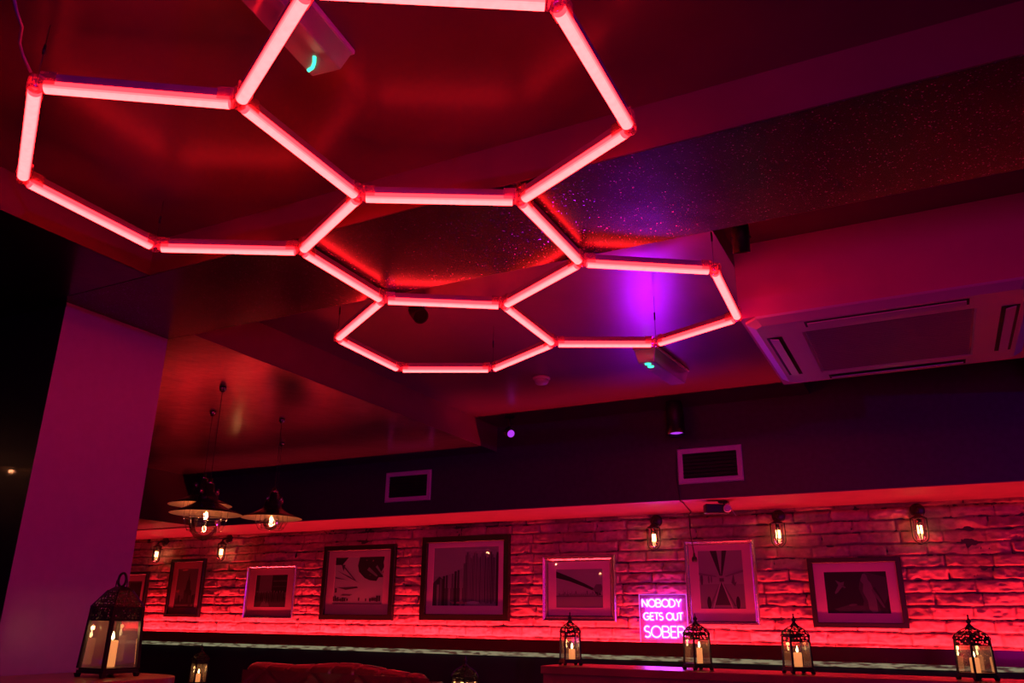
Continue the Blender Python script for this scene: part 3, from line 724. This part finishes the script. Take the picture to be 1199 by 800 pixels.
lt = area('neon_glow', (-1.757, 5.735, 1.27), (-1.757, 3.0, 1.9), .26, 1.4, (.42, .03, 1.0)); lt.parent = None
area('neon_backlight', (-1.757, 5.765, 1.27), (-1.757, 5.9, 1.30), .26, .55, (.45, .03, 1.0))

# ------------------------------------------------------------------ lanterns and candles
def candle(loc, r, h_, label, group='lit candles in lanterns', es=.10):
    t = thing('candle', loc, label, 'candle', group)
    MB().rev([(r, 0), (r, h_-.004), (r*.93, h_), (r*.6, h_-.004), (0, h_-.006)], 20).build('wax', wax, t)
    MB().tube([(0, 0, h_-.008), (.001, 0, h_+.006)], .0011, 6).build('wick', black_sat, t)
    k = 1.0 if r < .03 else 1.5
    MB().rev([(0, h_+.001), (.0042*k, h_+.006), (.0052*k, h_+.011), (.0035*k, h_+.019), (.0012*k, h_+.027*k), (0, h_+.031*k)], 12).build('flame', flame_m, t)
    l = bpy.data.lights.new('candle_glow', 'POINT'); l.energy = es; l.color = (1, .45, .14); l.shadow_soft_size = .008
    o = bpy.data.objects.new('candle_glow', l); COL.objects.link(o); o.parent = t; o.location = (0, 0, h_+.035)
    return t
def lantern(loc, rz, s, H, label, big=False, s_top=None, group='small iron lanterns'):
    # s: half side at the base, H: body height
    st = s_top or s*.93
    t = thing('lantern', loc, label, 'lantern', group, rz)
    base = MB().box(-s-.004, s+.004, -s-.004, s+.004, .012, .022)
    base.box(-s, s, -s, s, .022, .030)
    for x in (-1, 1):
        for y in (-1, 1): base.hexa([(x*s-.006, y*s-.006, 0), (x*s+.006, y*s-.006, 0), (x*s+.006, y*s+.006, 0), (x*s-.006, y*s+.006, 0)], [(x*s-.009, y*s-.009, .012), (x*s+.009, y*s-.009, .012), (x*s+.009, y*s+.009, .012), (x*s-.009, y*s+.009, .012)])
    base.build('base', iron, t)
    pw = .0075 if not big else .012
    for x in (-1, 1):
        for y in (-1, 1): MB().bar((x*s, y*s, .028), (x*st, y*st, H), pw, pw, up=(1, 0, 0)).build('corner_post', iron, t)
    fr = MB(); zt = H-.022 if not big else H-.045
    for z in (H, zt):
        k = st+(s-st)*(H-z)/H
        for a, b in (((-k, -k), (k, -k)), ((k, -k), (k, k)), ((k, k), (-k, k)), ((-k, k), (-k, -k))): fr.bar((*a, z), (*b, z), .004, .005)
    fr.build('top_rail', iron, t)
    k = st+(s-st)*(H-zt)/H
    pb = MB()
    for a, b in (((-1, -1), (1, -1)), ((1, -1), (1, 1)), ((1, 1), (-1, 1)), ((-1, 1), (-1, -1))):
        pb.add([(a[0]*k, a[1]*k, zt), (b[0]*k, b[1]*k, zt), (b[0]*st, b[1]*st, H), (a[0]*st, a[1]*st, H)], [(0, 1, 2, 3)])
    pb.build('pierced_band', pierced_big if big else pierced_small, t)
    for a, b in (((-1, -1), (1, -1)), ((1, -1), (1, 1)), ((1, 1), (-1, 1)), ((-1, 1), (-1, -1))):
        gk = .985
        MB().add([(a[0]*s*gk, a[1]*s*gk, .03), (b[0]*s*gk, b[1]*s*gk, .03), (b[0]*k*gk, b[1]*k*gk, zt), (a[0]*k*gk, a[1]*k*gk, zt)], [(0, 1, 2, 3)]).build('glass_pane', lglass, t)
    # roof: bowed pyramid, pierced, with ribs
    nf = H+.010; rf = MB(); ribs = {(x, y): MB() for x in (-1, 1) for y in (-1, 1)}
    prof = [(1.10, 0), (1.06, .16), (.92, .42), (.68, .68), (.40, .88), (.22, 1.0)] if not big else [(1.10, 0), (.98, .2), (.80, .5), (.62, .8), (.50, 1.0)]
    RH = .050 if not big else .058
    for (k1, z1), (k2, z2) in zip(prof, prof[1:]):
        for a, b in (((-1, -1), (1, -1)), ((1, -1), (1, 1)), ((1, 1), (-1, 1)), ((-1, 1), (-1, -1))):
            rf.add([(a[0]*st*k1, a[1]*st*k1, H+z1*RH), (b[0]*st*k1, b[1]*st*k1, H+z1*RH), (b[0]*st*k2, b[1]*st*k2, H+z2*RH), (a[0]*st*k2, a[1]*st*k2, H+z2*RH)], [(0, 1, 2, 3)])
        for x in (-1, 1):
            for y in (-1, 1): ribs[x, y].bar((x*st*k1, y*st*k1, H+z1*RH), (x*st*k2, y*st*k2, H+z2*RH), .004, .004)
    roof = rf.build('roof', pierced_big if big else pierced_small, t); [rb.build('roof_rib', iron, roof) for rb in ribs.values()]
    zt2 = H+RH
    if not big:
        MB().rev([(.014, -.004), (.017, .002), (.010, .010), (.006, .016), (.010, .022), (.011, .028), (.005, .034), (.003, .046), (.0045, .050), (0, .055)], 12, (0, 0, zt2)).build('finial', iron, t)
    else:
        kk = prof[-1][0]*st
        MB().hexa([(-kk*1.08, -kk*1.08, zt2-.002), (kk*1.08, -kk*1.08, zt2-.002), (kk*1.08, kk*1.08, zt2-.002), (-kk*1.08, kk*1.08, zt2-.002)], [(-kk*.5, -kk*.5, zt2+.012), (kk*.5, -kk*.5, zt2+.012), (kk*.5, kk*.5, zt2+.012), (-kk*.5, kk*.5, zt2+.012)]).build('roof_cap', iron, t)
        rg = [(.021*math.cos(2*PI*k/20), 0, zt2+.036+.024*math.sin(2*PI*k/20)) for k in range(20)]
        MB().tube(rg, .0045, 8, closed=True).build('carrying_ring', iron, t)
        MB().tube([(-.03, 0, zt2+.006), (-.030, 0, zt2+.030), (-.018, 0, zt2+.052), (0, 0, zt2+.060), (.018, 0, zt2+.052), (.030, 0, zt2+.030), (.03, 0, zt2+.006)], .0022, 6).build('loop_handle', iron, t)
    return t
ZL = 1.03
LN = [(-1.832, 4.28, 41, 'small iron lantern at the left end of the ledge, below the bridge print', .044),
      (-1.143, 4.29, 48, 'small iron lantern on the ledge just right of the neon sign', .048),
      (-.660, 4.28, 34, 'small iron lantern on the ledge between the tall silver print and the dark photograph', .049),
      (.084, 4.28, 39, 'small iron lantern at the right end of the ledge, nearest the photo edge', .052)]
for (x, y, a, lab, s) in LN:
    lantern((x, y, ZL), math.radians(a), s, .165, lab)
cnd = candle((-1.832+.01, 4.28, ZL+.0305), .017, .050, 'short lit candle in the lantern at the left end of the ledge')
candle((-1.143+.012, 4.29, ZL+.0305), .014, .072, 'slim lit candle in the lantern right of the neon sign')
candle((-.660+.003, 4.28, ZL+.0305), .019, .062, 'thick lit candle in the lantern between the silver print and the dark photograph')
candle((.084-.002, 4.28, ZL+.0305), .019, .060, 'lit candle behind the front post of the rightmost lantern')
# big lantern on the high table
lantern((-2.664, 2.08, 1.05), math.radians(-1), .067, .232, 'large pierced metal lantern standing on the high table by the pillar', big=True, s_top=.058, group='large table lanterns')
candle((-2.664, 2.08, 1.081), .020, .088, 'tall lit candle inside the large lantern by the pillar', es=.2)
# two lanterns on low tables
lantern((-4.639, 4.346, .802), math.radians(70), .042, .170, 'small iron lantern on a table left of the sofa, near the pillar')
candle((-4.639, 4.346, .832), .015, .052, 'short lit candle in the lantern left of the sofa')
lantern((-2.316, 3.99, .785), math.radians(75), .049, .185, 'iron lantern cut by the bottom photo edge, right of the sofa')
candle((-2.300, 3.99, .815), .014, .075, 'lit candle in the lantern right of the sofa')

# ------------------------------------------------------------------ tables, ledge, sofa
def round_table(x, y, top, r, label):
    t = thing('round_table', (x, y, 0), label, 'table', 'small round tables')
    MB().rev([(0, -.03), (r-.01, -.03), (r, -.022), (r, -.006), (r-.006, 0), (0, 0)], 40, (0, 0, top)).build('tabletop', tabletop_m, t)
    MB().rev([(.03, .02), (.03, top-.03)], 16).build('pedestal', black_metal, t)
    MB().rev([(.22, 0), (.22, .012), (.05, .03), (.03, .04)], 28).build('base', black_metal, t)
round_table(-4.74, 4.25, .802, .20, 'low round table holding the lantern left of the sofa')
round_table(-2.316, 3.93, .785, .30, 'low round table holding the lantern right of the sofa')
ht = thing('high_table', (-2.68, 1.7, 0), 'varnished high table against the pillar with a rounded corner', 'table')
mb = MB(); x0, x1, y0, y1, r = -.265, .235, -.75, .575, .16
pts = [(x0, y0), (x1, y0)]+[(x1-r+r*math.cos(a), y1-r+r*math.sin(a)) for a in [PI/2*k/10 for k in range(11)]]+[(x0, y1)]
n = len(pts)
mb.add([(x, y, 1.012) for x, y in pts]+[(x, y, 1.05) for x, y in pts], [tuple(range(n))[::-1], tuple(range(n, 2*n))]+[(i, (i+1) % n, n+(i+1) % n, n+i) for i in range(n)])
mb.build('tabletop', tabletop_m, ht, bevel=.004)
for y in (-.5, .3):
    MB().box(-.04, .04, y-.04, y+.04, .02, 1.013).build('leg', black_metal, ht)
    MB().box(-.22, .22, y-.05, y+.05, 0, .02).build('foot', black_metal, ht)
lg = thing('bar_ledge', (-.1, 4.3, 0), 'long dark red wooden ledge carrying the row of small lanterns', 'ledge')
MB().box(-1.83, 1.7, -.19, .17, .992, 1.03).build('ledge_top', ledge_m, lg, bevel=.004)
MB().box(-1.82, 1.7, -.175, -.150, .945, .9915).build('fascia_board', ledge_m, lg)
MB().box(-1.80, 1.7, -.149, .15, 0, .9915).build('partition', dark_m, lg)
# sofa
sf = thing('chesterfield_sofa', (-4.08, 5.20, 0), 'burgundy leather sofa with a puckered rolled back in front of the brick wall', 'sofa')
sf.scale = (1.13, 1, 1)
def roll(x0, x1, zc, r, yc, name, par, puck=.19, n=160, end=.05, hgt=None):
    mb = MB(); m_ = 22; vs = []
    for i in range(n+1):
        x = x0+(x1-x0)*i/n; e_ = min((x-x0), (x1-x))/end; ee = math.sqrt(max(0, 1-(1-min(e_, 1))**2))
        ph = ((x-x0)/puck) % 1.0; c = abs(ph-.5)*2
        fold = 1-.20*math.exp(-((1-c)/.13)**2)
        rr = r*(.25+.75*ee)*fold
        hz = hgt(x) if hgt else 0
        for k in range(m_):
            a = 2*PI*k/m_; w_ = .010*math.sin(3*a+6.28*ph)*math.exp(-((1-c)/.3)**2)
            vs.append((x, yc+(rr+w_)*math.cos(a)*1.1, zc+hz+(rr+w_)*math.sin(a)))
    fs = [(i*m_+k, i*m_+(k+1) % m_, (i+1)*m_+(k+1) % m_, (i+1)*m_+k) for i in range(n) for k in range(m_)]
    fs += [tuple(range(m_)), tuple(n*m_+k for k in range(m_))[::-1]]
    mb.add(vs, fs, 0, True); return mb.build(name, leather, par)
def back_panel():
    mb = MB(); n, m_ = 90, 30; vs = []
    for j in range(m_+1):
        z = .42+.45*j/m_
        for i in range(n+1):
            x = -.76+1.52*i/n
            u = x/.19; v = (z-.42)/.15
            d = min(abs(((u+v) % 2)-1), abs(((u-v) % 2)-1))
            d1 = abs((((u+v)/2) % 1)-.5)*2; d2 = abs((((u-v)/2) % 1)-.5)*2
            dep = .035*min(1, (1-max(d1, d2))*4)
            vs.append((x, -.10-dep, z))
    fs = [(j*(n+1)+i, j*(n+1)+i+1, (j+1)*(n+1)+i+1, (j+1)*(n+1)+i) for j in range(m_) for i in range(n)]
    return mb.add(vs, fs, 0, True).build('backrest', leather, sf)
bump = lambda x: -.035*((x-(-.12))/.78)**2 + .012*math.sin(x*7+1)
roll(-.79, .66, .845, .088, 0, 'backrest_roll', sf, hgt=bump)
back_panel()
MB().box(-.76, .76, -.10, .06, .12, .84).build('back_frame', leather, sf, bevel=.01)
for sgn in (-1, 1):
    a = MB(); m_ = 20; prof = []
    pts = [(sgn*.80, -.80+.05, 0), (sgn*.80, -.4, 0), (sgn*.80, .0, .0), (sgn*.80, .06, .0)]
    a.tube([(sgn*.80, y, (.765 if sgn > 0 else .70)) for y in (-.57, -.55, -.4, -.1, .04, .07)], [.05, .07, .072, .072, .07, .045], 20)
    a.build('arm_roll', leather, sf)
    MB().box(min(sgn*.74, sgn*.84), max(sgn*.74, sgn*.84), -.55, .06, .12, .74).build('arm', leather, sf, bevel=.01)
for k in (-1, 1): MB().box(-.73 if k < 0 else .005, -.005 if k < 0 else .73, -.55, -.14, .30, .45).build('seat_cushion', leather, sf, bevel=.03)
MB().box(-.74, .74, -.54, -.10, .12, .30).build('seat_base', leather, sf, bevel=.01)
for x in (-.75, .75):
    for y in (-.50, .0): MB().rev([(.02, 0), (.032, .04), (.022, .09), (.03, .121)], 14, (x, y, 0)).build('foot', black_wood, sf)

# ------------------------------------------------------------------ pendant lamps
shade_in = pbr('shade_inner_enamel', (.8, .55, .38), .5)
shade_out = pbr('shade_outer_enamel', (.012, .010, .012), .16, spec=.8, coat=.5)
brass = pbr('chrome_fitting', (.5, .45, .45), .15, metal=1)
def pendant(name_loc, label, globe=False, sc=1.0):
    x, y, z = name_loc                       # centre of the rim
    t = thing('pendant_lamp', (x, y, ZS-.001), label, 'pendant lamp', 'black enamel pendant lamps')
    dz = z-(ZS-.001); R = .18*sc
    MB().rev([(.018, 0), (.018, -.012), (.010, -.03), (0, -.03)], 16).build('ceiling_hook', brass, t)
    MB().tube([(0, 0, -.02), (0, 0, dz+.16)], .0018, 6).build('hanging_cord', black_sat, t)
    out = [(.018, .155), (.024, .150), (.026, .115), (.045, .105), (.052, .080), (.056, .058), (.075, .047), (.12, .024), (R-.004, .004), (R, 0)]
    o = MB().rev([(r, dz+h) for r, h in out], 40, cap=False); sh = o.build('shade', shade_out, t)
    MB().rev([(r*.985, dz+h-.003) for r, h in out[5:-1]]+[(R-.001, dz-.0005)], 40, cap=False).build('shade_lining', shade_in, sh)
    MB().rev([(.0, dz+.185), (.010, dz+.183), (.012, dz+.165), (.020, dz+.156), (0, dz+.156)], 16).build('top_cap', brass, t)
    for k in range(3):
        a = 2*PI*k/3+.4; c, s = .046*math.cos(a), .046*math.sin(a)
        MB().rev([(.007, 0), (.009, .012), (.007, .026), (0, .030)], 10, (c, s, dz+.100)).build('thumb_nut', brass, t)
    if globe:
        MB().rev([(.052, dz+.05), (.066, dz+.02), (.078, dz-.01), (.078, dz-.05), (.066, dz-.09), (.040, dz-.122), (0, dz-.135)], 28, cap=False).build('glass_globe', bglass, t)
        rc_, zb = .088, -.085
    else:
        MB().rev([(.036, dz+.05), (.045, dz+.02), (.045, dz-.04), (.028, dz-.065), (0, dz-.072)], 24, cap=False).build('glass_globe', bglass, t)
        rc_, zb = .075, -.065
    cg = MB()
    for zz, rr in ((-.022, rc_+.018), (zb, rc_*.93)): cg.tube([(rr*math.cos(2*PI*k/28), rr*math.sin(2*PI*k/28), dz+zz) for k in range(28)], .0016, 6, closed=True)
    for k in range(8):
        a = 2*PI*k/8; c, s = math.cos(a), math.sin(a); cg.tube([(rc_*1.2*c, rc_*1.2*s, dz+.02), ((rc_+.018)*c, (rc_+.018)*s, dz-.022), (rc_*.93*c, rc_*.93*s, dz+zb)], .0014, 5)
    if not globe: pass
    cg.build('cage', brass, t)
    MB().rev([(.016, dz+.06), (.016, dz+.025), (.012, dz+.02)], 14).build('bulb_socket', black_metal, t)
    MB().rev([(.012, dz+.022), (.019, dz+.004), (.021, dz-.012), (.014, dz-.030), (0, dz-.036)], 18, cap=False).build('bulb', bglass, t)
    f = MB(); f.rev([(0, dz-.020), (.0055, dz-.014), (.0065, dz-.003), (.004, dz+.010), (0, dz+.012)], 10)
    f.build('filament', fil_m, t)
    l = bpy.data.lights.new('bulb_light', 'POINT'); l.energy = 1.7; l.color = (1, .31, .13); l.shadow_soft_size = .012
    lo = bpy.data.objects.new('bulb_light', l); COL.objects.link(lo); lo.parent = t; lo.location = (0, 0, dz-.005)
pendant((-3.317, 3.021, 1.752), 'nearest pendant lamp, black shade with a large clear glass globe', True)
pendant((-3.536, 3.724, 1.818), 'pendant lamp with a wire cage, right of the others')
pendant((-3.790, 3.400, 1.868), 'pendant lamp just behind the one with the large glass globe')
pendant((-4.04, 4.28, 1.905), 'pendant lamp farthest back, mostly hidden behind the right one')
# lit lamps elsewhere in the bar, seen only as reflections
pendant((-5.6, .33, 2.19), 'pendant lamp at the far side of the bar behind the panelled wall')
pendant((-7.1, -2.6, 2.2), 'pendant lamp at the far corner of the bar')
